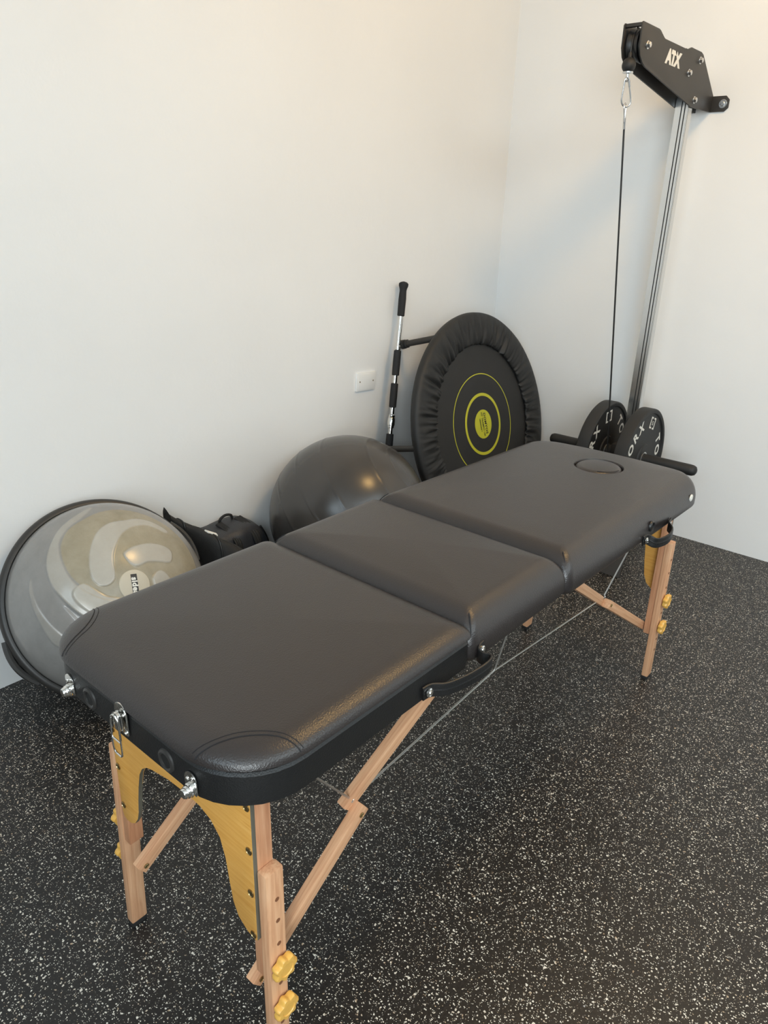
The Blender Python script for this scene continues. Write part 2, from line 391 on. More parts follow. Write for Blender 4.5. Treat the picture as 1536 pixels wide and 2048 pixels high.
for cs, x in ((c2, XS1 + 0.001), (c3, XS2 + 0.001)):                 # corner seams at the hinge ends
    for y, s in ((YR, 1), (YL, -1)):
        bm = B(); pts = []
        for i, (d, z) in enumerate([(0.003, 0.652), (-0.0005, 0.672), (0.000, 0.692), (0.004, 0.708), (0.012, 0.722), (0.024, 0.733)]):
            pts.append(V((x + d * 0.9 + 0.004, y + s * (d * 0.9 + 0.004), z)))
        tube(bm, smoothp(pts, 4), 0.0011, 5); obj('stitching', bm, M_STITCH, cs)
# fittings on the near end
def chrome_plate(bm, y, z0, z1, w, x, t=0.002):
    pts = []; r = w / 2
    for i in range(9): pts.append(V((x, y - r * math.cos(PI * i / 8), z1 - r + r * math.sin(PI * i / 8))))
    for i in range(5): pts.append(V((x, y + r - 0.004 + 0.004 * math.cos(PI / 2 * i / 4), z0 + 0.004 - 0.004 * math.sin(PI / 2 * i / 4))))
    for i in range(5): pts.append(V((x, y - r + 0.004 - 0.004 * math.sin(PI / 2 * i / 4), z0 + 0.004 - 0.004 * math.cos(PI / 2 * i / 4))))
    prism(bm, pts, (-t, 0, 0), 0.0006)
XE = X0 - 0.001
def catch(y, z):
    bm = B(); chrome_plate(bm, y, z - 0.017, z + 0.019, 0.027, XE)
    o = obj('catch_plate', bm, M_CHROME, T)
    bm = B()
    for k, (dx, r) in enumerate(((0.0, 0.0105), (0.004, 0.0095), (0.008, 0.008))):
        lathe(bm, V((XE - 0.002 - dx, y, z - 0.010)), (-1, 0, 0), [(r, 0), (r * 1.02, 0.003), (r * 0.8, 0.006), (0.0005, 0.0065)], 14)
    obj('hook', bm, M_CHROME, o)
    for s in (-1, 1):
        bm = B(); sphere(bm, V((XE - 0.002, y + s * 0.006, z + 0.009 - 0.003 * s)), 0.003, 10); obj('rivet', bm, M_CHROME, o)
catch(-1.393, 0.668); catch(-1.064, 0.668)
bm = B(); yl = -1.226; chrome_plate(bm, yl, 0.662, 0.716, 0.034, XE - 0.002); latch = obj('latch', bm, M_CHROME, T, 'tall chrome draw latch at the centre of the near end')
bm = B(); chrome_plate(bm, yl, 0.672, 0.704, 0.020, XE - 0.008, 0.005); obj('lever', bm, M_CHROME, latch)
bm = B()
lp = [(-0.011, 0.632), (-0.012, 0.66), (-0.010, 0.69), (0, 0.701), (0.010, 0.69), (0.012, 0.66), (0.011, 0.632), (0, 0.628)]
tube(bm, smoothp([V((XE - 0.015, yl + a, z)) for a, z in lp], 4, True), 0.0016, 8, True)
tube(bm, [V((XE - 0.015, yl - 0.011, 0.655)), V((XE - 0.015, yl + 0.011, 0.655))], 0.0014, 8)
obj('wire_loop', bm, M_CHROME, latch)
for dy, z in ((-0.011, 0.700), (0.011, 0.694), (-0.012, 0.668)):
    bm = B(); sphere(bm, V((XE - 0.005, yl + dy, z)), 0.003, 10); obj('rivet', bm, M_CHROME, latch)
for y in (-1.126, -1.334):
    bm = B(); lathe(bm, V((XE + 0.001, y, 0.671)), (-1, 0, 0), [(0.011, -0.002), (0.0115, 0.003), (0.0145, 0.0045), (0.018, 0.003), (0.019, 0.0)], 28, closed=True)
    g = obj('grommet', bm, M_RIM, T)
    bm = B(); lathe(bm, V((XE + 0.0005, y, 0.671)), (-1, 0, 0), [(0.0, 0.0), (0.0112, 0.0004), (0.0112, 0.0008), (0.0, 0.001)], 24); obj('grommet_hole', bm, M_SLOT, g)
# carry handles
YF = YR - 0.001
def rivet(p, parent, r=0.0085, m=M_CHROME):
    bm = B(); lathe(bm, p, (0, -1, 0), [(r, -0.001), (r, 0.001), (r * 0.75, 0.0025), (r * 0.5, 0.0015), (r * 0.35, 0.0035), (0, 0.004)], 18); obj('rivet', bm, m, parent)
hA, hB = V((-2.500, YF, 0.664)), V((-2.347, YF, 0.672))
hp = smoothp([hA + V((-0.012, -0.003, 0.0)), hA + V((0.006, -0.007, 0.001)), V((-2.47, YF - 0.022, 0.662)), V((-2.43, YF - 0.034, 0.663)), V((-2.39, YF - 0.041, 0.666)), V((-2.366, YF - 0.040, 0.668)),
              V((-2.358, YF - 0.032, 0.668)), V((-2.362, YF - 0.020, 0.668)), V((-2.359, YF - 0.010, 0.669)), hB + V((-0.003, -0.005, 0)), hB + V((0.012, -0.003, 0.002))], 6)
bm = B(); ribbon(bm, hp, V((0, 0, 1)), 0.027, 0.005); h = obj('carry_handle', bm, M_BAND, T, 'black vinyl strap handle')
rivet(hA + V((0, -0.009, 0)), h); rivet(hB + V((0.002, -0.008, 0)), h)
YF -= 0.010
sA, sB = V((-1.627, YF - 0.002, 0.652)), V((-1.468, YF - 0.002, 0.645))
hp = smoothp([sA + V((-0.012, -0.003, 0)), sA + V((0.008, -0.007, 0)), V((-1.606, YF - 0.026, 0.643)), V((-1.58, YF - 0.037, 0.643)), V((-1.555, YF - 0.041, 0.646)), V((-1.527, YF - 0.036, 0.648)),
              V((-1.507, YF - 0.026, 0.648)), V((-1.488, YF - 0.013, 0.647)), sB + V((0.0, -0.006, 0.0)), sB + V((0.014, -0.003, 0.002))], 6)
bm = B(); ribbon(bm, hp, V((0, 0, 1)), 0.027, 0.005); h = obj('carry_handle', bm, M_BAND, T, 'black vinyl strap handle')
rivet(sA + V((0, -0.009, 0)), h); rivet(sB + V((0, -0.008, 0)), h)
bm = B(); lathe(bm, V((-1.588, YF - 0.0025, 0.676)), (0, -1, 0), [(0.008, -0.002), (0.0085, 0.003), (0.0115, 0.004), (0.014, 0.001), (0.014, -0.002)], 24, closed=True); g = obj('grommet', bm, M_BLACKP, T)
bm = B(); lathe(bm, V((-1.588, YF - 0.0025, 0.676)), (0, -1, 0), [(0, 0), (0.0083, 0.0006), (0, 0.001)], 20); obj('grommet_hole', bm, M_SLOT, g)
bm = B(); lathe(bm, V((-1.303, YF - 0.0025, 0.672)), (0, -1, 0), [(0.010, -0.002), (0.010, 0.001), (0.008, 0.002), (0.003, 0.002), (0.0028, 0.001), (0, 0.001)], 22); e = obj('eyelet', bm, M_WHITE, T, 'pale grey eyelet at the head end')
# legs ----------------------------------------------------------
def screw(p, axis, parent, r=0.0066):
    bm = B(); lathe(bm, p, axis, [(r, -0.001), (r, 0.0012), (r * 0.7, 0.0022), (r * 0.62, 0.0012), (0, 0.001)], 14); obj('screw', bm, M_BRASS, parent)
def knob(p, axis, parent):
    a, b, d = basis(axis); loops = []
    for r, h in ((0.009, 0), (0.009, 0.004), (0.0195, 0.0045), (0.021, 0.008), (0.021, 0.015), (0.019, 0.018), (0.013, 0.0185), (0.012, 0.017), (0.002, 0.017)):
        k = 0.13 if r > 0.015 else 0
        loops.append([V(p) + d * h + (a * math.cos(t) + b * math.sin(t)) * r * (1 + k * math.cos(7 * t)) for t in [2 * PI * i / 56 for i in range(56)]])
    bm = B(); loft(bm, loops); obj('knob', bm, M_KNOB, parent, 'ochre star knob')
def leg(xp, side, near):
    # side -1: towards the camera's right (y -1.45), +1: towards the white wall
    ye = -1.442 if side < 0 else -1.059                   # outer face of the post
    s = side; spl = 0.004 if side < 0 else 0.040
    x0, x1 = (xp - 0.013, xp + 0.013)
    top = V((xp, ye - s * 0.0095, 0.645)); bot = V((xp, ye - s * 0.0095 + s * spl * 0.6, 0.255 if near else 0.165))
    lg = bar("leg", bot, top, 0.030, 0.019, (0, 1, 0), M_BEECH_DARK, T)
    f = lambda z: ye + s * 0.010 + s * spl * (0.645 - z) / 0.645
    b0, b1 = V((xp, f(0.012), 0.012)), V((xp, f(0.488), 0.488))
    ex = bar("leg_extension", b0, b1, 0.035, 0.0205, (0, 1, 0), M_BEECH, lg, bevel=0.004)
    for z in ((0.430, 0.385, 0.335, 0.245, 0.150, 0.110)):
        bm = B(); lathe(bm, V((xp + 0.002, f(z) + s * 0.0101, z)), (0, s, 0), [(0, -0.001), (0.0040, -0.0005), (0.0040, 0.0007), (0, 0.0008)], 14); obj('peg_hole', bm, M_WOODHOLE, ex)
    for z in (0.291, 0.198): knob(V((xp + 0.002, f(z) + s * 0.0095, z)), (0, s, 0), lg)
    bm = B(); box(bm, (xp - 0.017, f(0) - 0.011, 0.0), (xp + 0.017, f(0) + 0.011, 0.013), 0.003); obj('rubber_foot', bm, M_RUBBER, lg)
    return lg
XN, XF = -2.806, -1.215
for xp, near in ((XN, True), (XF, False)):
    for s in (-1, 1): leg(xp, s, near)
# plywood end panels
half = [(-1.059, 0.645), (-1.059, 0.352), (-1.0625, 0.341), (-1.072, 0.337), (-1.086, 0.339), (-1.100, 0.348), (-1.112, 0.366), (-1.119, 0.39), (-1.1235, 0.418), (-1.131, 0.455), (-1.139, 0.487), (-1.150, 0.506), (-1.165, 0.518), (-1.185, 0.524), (-1.232, 0.533),
        (-1.287, 0.536), (-1.316, 0.534), (-1.343, 0.524), (-1.364, 0.502), (-1.375, 0.467), (-1.380, 0.423), (-1.386, 0.384), (-1.397, 0.360), (-1.418, 0.345), (-1.436, 0.341), (-1.442, 0.344), (-1.442, 0.645)]
def endpanel(x, sgn):
    bm = B(); prism(bm, [V((x, y, z if sgn > 0 else 0.645 - (0.645 - z) * 1.13)) for y, z in half], (0.008 * sgn, 0, 0), 0.0008)
    o = obj('end_panel', bm, [M_PLY, M_PLYEDGE], T, 'yellow laminate end panel with arched cut-out')
    for q in o.data.polygons:
        if abs(q.normal.x) < 0.6: q.material_index = 1
    for y, z in ((-1.0665, 0.545), (-1.068, 0.462), (-1.068, 0.372), (-1.434, 0.609), (-1.4345, 0.526), (-1.4335, 0.440), (-1.434, 0.352)): screw(V((x - 0.0005 * sgn, y, z if sgn > 0 else 0.645 - (0.645 - z) * 1.13)), (-sgn, 0, 0), o)
endpanel(-2.828, 1); endpanel(XF + 0.022, -1)
# braces
def brace(p0, p1, w=0.020, h=0.026, ends=()):
    o = bar('brace', p0, p1, h, w, (0, 1, 0), M_BEECH, T)
    for q, ax in ends: screw(q, ax, o, 0.005)
for s in (-1, 1):
    m = lambda y: y if s < 0 else -2.50 - y               # mirror to the wall side
    yl = m(-1.413); yu = m(-1.393)
    A, H = (V((-2.82, yl, 0.213)), V((-2.56, yl, 0.402))) if s < 0 else (V((-2.826, yl, 0.224)), V((-2.565, yl, 0.405)))
    d = (H - A).normalized()
    brace(A, H + d * 0.004, ends=[(V((H.x - 0.012 * d.x, yl - 0.0105, H.z - 0.012 * d.z)), (0, -1, 0)), (V((A.x + 0.012 * d.x, yl - 0.0105, A.z + 0.012 * d.z)), (0, -1, 0))])
    brace(V((-2.585, yu, 0.405)), V((-2.33, m(-1.45), 0.640)))
    A, H = V((-1.215, yl, 0.180)), V((-1.545, yl, 0.397)); d = (H - A).normalized()
    brace(A, H + d * 0.004, ends=[(V((H.x - 0.012 * d.x, yl - 0.0105, H.z - 0.012 * d.z)), (0, -1, 0))])
    brace(V((-1.520, yu, 0.382)), V((-1.905, m(-1.40), 0.640)))
    yc = yl + (0.012 if s < 0 else -0.012)
    yd = yl - 0.004 * s
    HN, HF, CC = V((-2.572, yc, 0.418)), V((-1.545, yc, 0.412)), V((-2.108, yc, 0.458))
    for a, b in ((HN, CC), (CC, HF), (CC, V((-2.100, YR + 0.06 if s < 0 else YL - 0.06, 0.642))), (HF, V((-1.395, -1.435 if s < 0 else -1.06, 0.642))), (HN, V((-2.75, -1.41 if s < 0 else -1.045, 0.642)))):
        bm = B(); cyl(bm, a, b, 0.0022, n=8); obj('support_cable', bm, M_STEEL, T)
    for q in (HN, HF):
        bm = B(); lathe(bm, q - V((0, 0.006, 0)), (0, 1, 0), [(0.004, 0), (0.006, 0.002), (0.006, 0.010), (0.004, 0.012)], 12); obj('cable_clip', bm, M_CHROME, T)
bm = B(); cyl(bm, V((-2.108, -1.40, 0.458)), V((-2.108, -1.10, 0.458)), 0.002, n=8); obj('support_cable', bm, M_STEEL, T)

# ------------------------------------------------------------------ half-ball balance trainer
def dome_mat():
    m, nt, p = newmat('silver_grey_dome_vinyl')
    at = nd(nt, 'ShaderNodeAttribute', attribute_name='lobe'); tc = nd(nt, 'ShaderNodeTexCoord')
    n = nd(nt, 'ShaderNodeTexNoise', i_Scale=12.0, i_Detail=7.0, i_Roughness=0.7); nt.links.new(tc.outputs['Object'], n.inputs['Vector'])
    dirt = ramp(nt, n.outputs[0], [(0.30, lin(138, 129, 108)), (0.7, lin(160, 152, 133))])
    clean = ramp(nt, n.outputs[0], [(0.25, lin(162, 157, 146)), (0.75, lin(176, 172, 163))])
    grey = ramp(nt, n.outputs[0], [(0.25, lin(128, 126, 123)), (0.75, lin(144, 142, 139))])
    sep = nd(nt, 'ShaderNodeSeparateColor'); nt.links.new(at.outputs['Color'], sep.inputs[0])
    m1 = nd(nt, 'ShaderNodeMix', data_type='RGBA'); nt.links.new(sep.outputs[0], m1.inputs[0]); nt.links.new(grey.outputs[0], m1.inputs[6]); nt.links.new(dirt.outputs[0], m1.inputs[7])
    m2 = nd(nt, 'ShaderNodeMix', data_type='RGBA'); nt.links.new(sep.outputs[1], m2.inputs[0]); nt.links.new(m1.outputs[2], m2.inputs[6]); nt.links.new(clean.outputs[0], m2.inputs[7])
    nt.links.new(m2.outputs[2], p.inputs['Base Color']); p.inputs['Roughness'].default_value = 0.22; p.inputs['Specular IOR Level'].default_value = 0.5
    return m
M_DOME = dome_mat()
BC = V((-2.366, -0.203, 0.283)); BN = V((-0.120, -0.842, 0.526)).normalized(); BU = V((0, 0, 1)).cross(BN).normalized(); BV = BN.cross(BU)
TR = thing('balance_dome_trainer', 'silver grey half-ball balance trainer leaning on the white wall behind the table foot end', 'balance trainer', (BC.x, BC.y, 0))
import numpy as np
DA, DH, DB = 0.287, 0.225, 0.014
def dome_pt(phi, th, dh=0.0):
    # phi: 0 at the pole, pi/2 at the base
    r = DA * math.sin(phi) ** 0.92; h = DB + DH * math.cos(phi)
    nn = (BU * math.cos(th) + BV * math.sin(th)) * math.sin(phi) + BN * (math.cos(phi) * 1.2)
    return BC + BU * (r * math.cos(th)) + BV * (r * math.sin(th)) + BN * h + nn.normalized() * dh
ss = lambda a, b, x: (lambda t: t * t * (3 - 2 * t))(max(0, min(1, (x - a) / (b - a))))
LC = (0.0046, 0.0024)
PET1 = [(0.0495, 0.1926), (0.0092, 0.1948), (-0.0289, 0.1804), (-0.0583, 0.1516), (-0.0781, 0.1194), (-0.0915, 0.0825), (-0.0934, 0.0507), (-0.0827, 0.029), (-0.0632, 0.0224), (-0.0435, 0.0318), (-0.0351, 0.0512), (-0.0287, 0.082), (-0.0174, 0.1079),
        (0.0051, 0.1358), (0.0303, 0.1556), (0.0611, 0.1662), (0.1011, 0.1644), (0.1312, 0.1489), (0.1552, 0.1279), (0.1681, 0.126), (0.1636, 0.1404), (0.1306, 0.1714), (0.0923, 0.1887)]
PET2 = [(0.0051, 0.0926), (0.0168, 0.1019), (0.0418, 0.1078), (0.0801, 0.1067), (0.1124, 0.0969), (0.1387, 0.0802), (0.147, 0.0607), (0.1305, 0.036), (0.0905, 0.0479), (0.0622, 0.0545), (0.0398, 0.0511), (0.024, 0.0527), (0.0114, 0.0676)]
PET3 = [(0.06, 0.002), (0.0686, 0.014), (0.0844, 0.0209), (0.1, 0.0139), (0.1136, -0.0125), (0.1221, -0.0436), (0.0965, -0.06), (0.0619, -0.036)]
def rot2(P, dg):
    c, s_ = math.cos(math.radians(dg)), math.sin(math.radians(dg)); return [(LC[0] + (x - LC[0]) * c - (y - LC[1]) * s_, LC[1] + (x - LC[0]) * s_ + (y - LC[1]) * c) for x, y in P]
PETALS = [PET1, PET2, PET3, rot2(PET2, -150), rot2(PET2, -215)]
ZONE = [(0.0059, 0.2381), (-0.051, 0.2258), (-0.0951, 0.2081), (-0.1223, 0.1811), (-0.1362, 0.1551), (-0.1429, 0.1145), (-0.1378, 0.0712), (-0.1147, 0.0267), (-0.0822, -0.0046), (-0.0484, -0.026), (0.0, -0.075), (0.06, -0.125), (0.14, -0.14), (0.205, -0.07), (0.225, 0.03), (0.20, 0.12), (0.14, 0.19), (0.07, 0.23)]
OUTER = [(0.0, 0.262), (-0.0602, 0.2454), (-0.1183, 0.2139), (-0.1578, 0.1697), (-0.1801, 0.1267), (-0.1866, 0.0793), (-0.1796, 0.0402), (-0.1607, -0.0064), (-0.1394, -0.0377), (-0.09, -0.075), (-0.0484, -0.036), (-0.0842, -0.010), (-0.1187, 0.0227), (-0.1418, 0.0672), (-0.1469, 0.1145), (-0.1402, 0.1551), (-0.1263, 0.1851), (-0.0951, 0.2121), (-0.051, 0.2318)]
CRES = [(-0.2213, 0.1045), (-0.2294, 0.067), (-0.2298, 0.0233), (-0.2199, -0.0198), (-0.2063, -0.0523), (-0.1927, -0.075), (-0.17, -0.105), (-0.19, -0.12), (-0.2063, -0.0992), (-0.2227, -0.0753), (-0.2337, -0.0288), (-0.2394, 0.0235), (-0.2344, 0.0776)]
NOTCH = [(-0.1752, 0.0053), (-0.1641, -0.0069), (-0.1392, -0.0435), (-0.11, -0.085), (-0.135, -0.09), (-0.155, -0.0476), (-0.1673, -0.0191)]
def sdf(P, X, Y, n=3):
    Q = [(p.x, p.y) for p in smoothp([V((x, y, 0)) for x, y in P], n, True)]
    dd = np.full(X.shape, 1e9); ins = np.zeros(X.shape, bool)
    for (x0, y0), (x1, y1) in zip(Q, Q[1:] + Q[:1]):
        ex, ey = x1 - x0, y1 - y0; t = np.clip(((X - x0) * ex + (Y - y0) * ey) / (ex * ex + ey * ey + 1e-12), 0, 1)
        dd = np.minimum(dd, np.hypot(X - x0 - t * ex, Y - y0 - t * ey))
        c = ((y0 > Y) != (y1 > Y)) & (X < (x1 - x0) * (Y - y0) / (y1 - y0 + 1e-12) + x0); ins ^= c
    return np.where(ins, dd, -dd)
NP_, NT = 150, 360
PH = np.maximum(1e-3, np.linspace(0, PI / 2, NP_ + 1))[:, None]; TH = (2 * PI * np.arange(NT) / NT)[None, :]
RR = DA * np.sin(PH) ** 0.92; GX, GY = RR * np.cos(TH), RR * np.sin(TH)
st = lambda d, w=0.0016: (lambda t: t * t * (3 - 2 * t))(np.clip(d / w * 0.5 + 0.5, 0, 1))
petal = np.max([st(sdf(P, GX, GY)) for P in PETALS], axis=0)
zd = sdf(ZONE, GX, GY); od = sdf(OUTER, GX, GY); cd = sdf(CRES, GX, GY); ndn = sdf(NOTCH, GX, GY)
zone, band, cres, notch = st(zd), st(od), st(cd), st(ndn, 0.003)
line = lambda d, w: np.exp(-(d / w) ** 2)
HGT = 0.0022 * petal * (1 - 0.0) + 0.0022 * band + 0.0024 * cres - 0.0026 * notch + 0.0009 * line(zd, 0.0022) + 0.0008 * line(od, 0.002)
bm = B(); cl = bm.verts.layers.float_color.new('lobe'); rows = []
for i in range(NP_ + 1):
    row = []
    for j in range(NT):
        v = bm.verts.new(dome_pt(float(PH[i, 0]), float(TH[0, j]), float(HGT[i, j])))
        v[cl] = (float(zone[i, j]), float(max(petal[i, j], 0.7 * band[i, j], 0.3 * cres[i, j])), float(notch[i, j]), 1); row.append(v)
    rows.append(row)
for a, b in zip(rows, rows[1:]):
    for j in range(NT): bm.faces.new((a[j], a[(j + 1) % NT], b[(j + 1) % NT], b[j]))
bm.faces.new(rows[0])
dome = obj('dome', bm, M_DOME, TR, smooth=180)
bm = B(); lathe(bm, BC, BN, [(0.0, -0.022), (0.290, -0.022), (0.300, -0.018), (0.306, -0.008), (0.307, 0.006), (0.303, 0.014), (0.296, 0.018), (0.290, 0.018), (0.287, 0.013), (0.280, 0.008), (0.0, 0.008)], 120)
plat = obj('platform', bm, M_RIM, TR)
for dg in (200, 20):
    bm = B(); pts = []
    for i in range(15):
        t = math.radians(dg - 14 + 2 * i); rr = 0.3065 + 0.010 * math.sin(PI * i / 14)
        pts.append(BC + (BU * math.cos(t) + BV * math.sin(t)) * rr + BN * (-0.004))
    tube(bm, pts, 0.010, 8); obj('grip', bm, M_RIM, plat)
def on_dome(x, y, dh):
    r = math.hypot(x, y); th = math.atan2(y, x); phi = math.asin(min(1, (r / DA)) ** (1 / 0.92)); return dome_pt(max(phi, 1e-4), th, dh)
bm = B(); NL = 40; rws = [[bm.verts.new(on_dome(LC[0] + 0.0435 * f * math.cos(2 * PI * j / NL), LC[1] + 0.0435 * f * math.sin(2 * PI * j / NL), dh)) for j in range(NL)] for f, dh in ((0.02, 0.0030), (0.3, 0.0030), (0.6, 0.0030), (0.85, 0.0030), (0.96, 0.0027), (1.0, 0.0004))]
for a, b in zip(rws, rws[1:]):
    for j in range(NL): bm.faces.new((a[j], a[(j + 1) % NL], b[(j + 1) % NL], b[j]))
bm.faces.new(rws[0]); lab = obj('label_disc', bm, M_LABELW, dome, 'round pale label with black lettering')
ROT = math.radians(-100)
def dome_text(u, v, dh):
    return on_dome(LC[0] + u * math.cos(ROT) - v * math.sin(ROT), LC[1] + u * math.sin(ROT) + v * math.cos(ROT), dh)
bm = B(); nx, ny = 16, 3; g = [[bm.verts.new(dome_text(-0.030 + 0.066 * i / nx, -0.0085 + 0.017 * j / ny, 0.0034)) for j in range(ny + 1)] for i in range(nx + 1)]
for i in range(nx):
    for j in range(ny): bm.faces.new((g[i][j], g[i + 1][j], g[i + 1][j + 1], g[i][j + 1]))
obj('label_print', bm, M_BLACKP, lab)
vs, fs = text2d('sidea', 0.0215, 0.0009, 0, 1.10)
bm = B(); text_to(bm, vs, fs, lambda u, v: dome_text(u + 0.003, v, 0.0038)); obj('label_lettering', bm, M_WHITE, lab, smooth=0)

# ------------------------------------------------------------------ exercise ball
EB = V((-1.419, -0.309, 0.304)); ER = 0.303
E_T = thing('exercise_ball', 'large graphite grey exercise ball on the floor against the white wall', 'ball', (EB.x, EB.y, 0))
bax = V((0.45, -0.62, 0.64)).normalized(); a, b, d = basis(bax)
bm = B(); loops = []; NB = 220
for i in range(1, NB):
    t = PI * i / NB; hh = ER
    for c_, amp in ((22, .0012), (38, .0012), (70, .0016), (90, .0014), (110, .0016), (142, .0012)):
        hh += amp * math.exp(-((math.degrees(t) - c_) / 0.7) ** 2)
    loops.append(ring(EB + d * (hh * math.cos(t)), a, b, hh * math.sin(t), 96))
loft(bm, loops); ebo = obj('ball_shell', bm, M_BALL, E_T, smooth=180)
pn = V((0.62, 0.05, 0.58)).normalized()
bm = B(); lathe(bm, EB + pn * (ER - 0.001), pn, [(0.009, 0), (0.009, 0.002), (0.004, 0.003), (0, 0.003)], 16); obj('valve_plug', bm, M_WHITE, E_T, 'small white valve plug')

# ------------------------------------------------------------------ mini trampoline
TC = V((-0.527, -0.325, 0.490)); TN = V((0, -0.9697, 0.2445)).normalized(); TU = V((1, 0, 0)); TV = TN.cross(TU).normalized()
TT = thing('mini_trampoline', 'round black mini trampoline with lime target rings tilted on its edge against the white wall', 'trampoline', (TC.x, TC.y, 0))
tp = lambda r, th, h: TC + TU * (r * math.cos(th)) + TV * (r * math.sin(th)) + TN * h
prof = [(0.478, -0.030), (0.492, -0.032), (0.500, -0.022), (0.503, -0.010), (0.501, 0.002), (0.494, 0.010), (0.482, 0.014), (0.465, 0.017), (0.448, 0.0185), (0.430, 0.0185), (0.412, 0.018), (0.395, 0.016), (0.380, 0.013), (0.370, 0.010), (0.363, 0.006), (0.360, 0.001), (0.362, -0.004)]
NS = 480; loops = []
for k, (r, h) in enumerate(prof):
    w = ss(5, 9, k) * (0.75 + 0.25 * ss(8, 14, k)); row = []
    for j in range(NS):
        th = 2 * PI * j / NS
        q = V((math.cos(th) * 9, math.sin(th) * 9, r * 5)); q2 = V((math.cos(th) * 24, math.sin(th) * 24, r * 6 + 7))
        q3 = V((math.cos(th) * 15, math.sin(th) * 15, r * 8 + 3))
        rid = lambda n_: 0.5 - abs(n_) * 1.6
        dn = noise.noise(q) * 0.007 + rid(noise.noise(q2)) * 0.012 + rid(noise.noise(q3)) * 0.012 - 0.004
        dn *= (0.05 + w) if k > 4 else 0.03
        rr = r + (noise.noise(V((math.cos(th) * 20, math.sin(th) * 20, 3))) * 0.004 if k > 12 else 0)
        row.append(tp(rr, th, h + dn))
    loops.append(row)
bm = B(); loft(bm, loops, cap0=False, cap1=False); obj('spring_cover', bm, M_CLOTH, TT, smooth=180)
bm = B(); lathe(bm, TC, TN, [(0.0, -0.010), (0.40, -0.010), (0.40, -0.007), (0.0, -0.007)], 96); mat_o = obj('jumping_mat', bm, M_MAT, TT)
bm = B(); tube(bm, [tp(0.483, 2 * PI * i / 72, -0.014) for i in range(72)], 0.014, 10, True); obj('frame_ring', bm, M_BLACKM, TT)
for r0, r1 in ((0.2275, 0.2315), (0.129, 0.1425)):
    bm = B(); lathe(bm, TC, TN, [(r0, -0.0072), (r1, -0.0072), (r1, -0.0064), (r0, -0.0064)], 96, closed=True); obj('target_ring', bm, M_LIME, mat_o)
bm = B(); lathe(bm, TC, TN, [(0, -0.0072), (0.0665, -0.0072), (0.0665, -0.0064), (0, -0.0064)], 64); obj('target_centre', bm, M_LIME, mat_o, 'lime disc printed with black lettering')
tt = math.radians(-86)
def tramp_text(s, size, bold, u0, v0, shear=0.0, sp=1.0):
    vs, fs = text2d(s, size, bold, shear, sp); bm = B()
    def fn(u, v):
        u, v = u + u0, v + v0; x = u * math.cos(tt) - v * math.sin(tt); y = u * math.sin(tt) + v * math.cos(tt)
        return TC + TU * x + TV * y + TN * (-0.0058)
    text_to(bm, vs, fs, fn); return obj('lettering', bm, M_BLACKP, mat_o, smooth=0)
tramp_text('DOMYOS', 0.0225, 0.0006, 0.0, 0.018, 0.15, 1.08)
tramp_text('FIT TRAMPO 100', 0.0155, 0.0003, 0.0, -0.003, 0.1, 0.98)
bm = B()
def tquad(u0, u1, v0, v1):
    q = []
    for u, v in ((u0, v0), (u1, v0), (u1, v1), (u0, v1)):
        x = u * math.cos(tt) - v * math.sin(tt); y = u * math.sin(tt) + v * math.cos(tt); q.append(bm.verts.new(TC + TU * x + TV * y + TN * (-0.0058)))
    bm.faces.new(q)
tquad(-0.030, 0.030, -0.026, -0.0245); tquad(-0.030, 0.030, -0.0185, -0.0170); tquad(-0.030, -0.0285, -0.0245, -0.0185); tquad(0.0285, 0.030, -0.0245, -0.0185)
for i in range(6): tquad(-0.024 + i * 0.008, -0.019 + i * 0.008, -0.0232, -0.0198)
obj('lettering', bm, M_BLACKP, mat_o, smooth=0)
for i in range(6):
    th = math.radians(121 + 60 * i); r_ = 0.488
    p0 = tp(r_, th, -0.02); p1 = tp(r_ - 0.006, th, -0.208)
    bm = B(); cyl(bm, p0, p1, 0.0135, n=16); lg = obj('leg', bm, M_BLACKM, TT)
    dd = (p1 - p0).normalized(); bm = B()
    lathe(bm, p1 - dd * 0.03, dd, [(0.0150, -0.004), (0.018, -0.002), (0.018, 0.006), (0.0155, 0.007), (0.0155, 0.011), (0.0195, 0.012), (0.0205, 0.03), (0.018, 0.034), (0, 0.034)], 18); obj('rubber_foot', bm, M_RUBBER, lg)

# ------------------------------------------------------------------ telescopic bar
bT, bB = V((-0.795, -0.034, 1.107)), V((-1.040, -0.150, 0.014)); bd = (bB - bT)
BT = thing('telescopic_bar', 'chrome bar with black foam grips standing upright between ball and trampoline', 'exercise bar', (bB.x, bB.y, 0))
sec = lambda t0, t1, pr, n=20: (lambda bm: (lathe(bm, bT + bd * t0, bd, [(r, bd.length * (t1 - t0) * s) for s, r in pr], n), bm)[1])(B())
obj('chrome_tube', sec(0.02, 1.0, [(0, .0098), (1, .0098)]), M_CHROME, BT)
obj('end_grip', sec(-0.002, 0.126, [(0, .004), (.02, .014), (.06, .0205), (.12, .0205), (.20, .0165), (.26, .0148), (.5, .0165), (.8, .0158), (.98, .0155), (1, .011)]), M_FOAM, BT, 'black rubber end grip with knob')
for t0, t1, r in ((0.253, 0.349, .0158), (0.378, 0.472, .0158), (0.573, 0.66, .016), (0.72, 0.80, .0158), (0.86, 0.985, .0162)):
    obj('foam_grip', sec(t0, t1, [(0, .011), (.02, r), (.5, r * 1.04), (.98, r), (1, .011)]), M_FOAM, BT)
obj('lock_collar', sec(0.498, 0.552, [(0, .011), (.05, .0145), (.18, .0150), (.22, .0138), (.3, .0165), (.78, .0168), (.82, .0145), (.95, .0145), (1, .011)], 24), M_CHROME, BT)
obj('lock_collar', sec(0.236, 0.2535, [(0, .0105), (.1, .0125), (.9, .0125), (1, .0105)], 24), M_CHROME, BT)
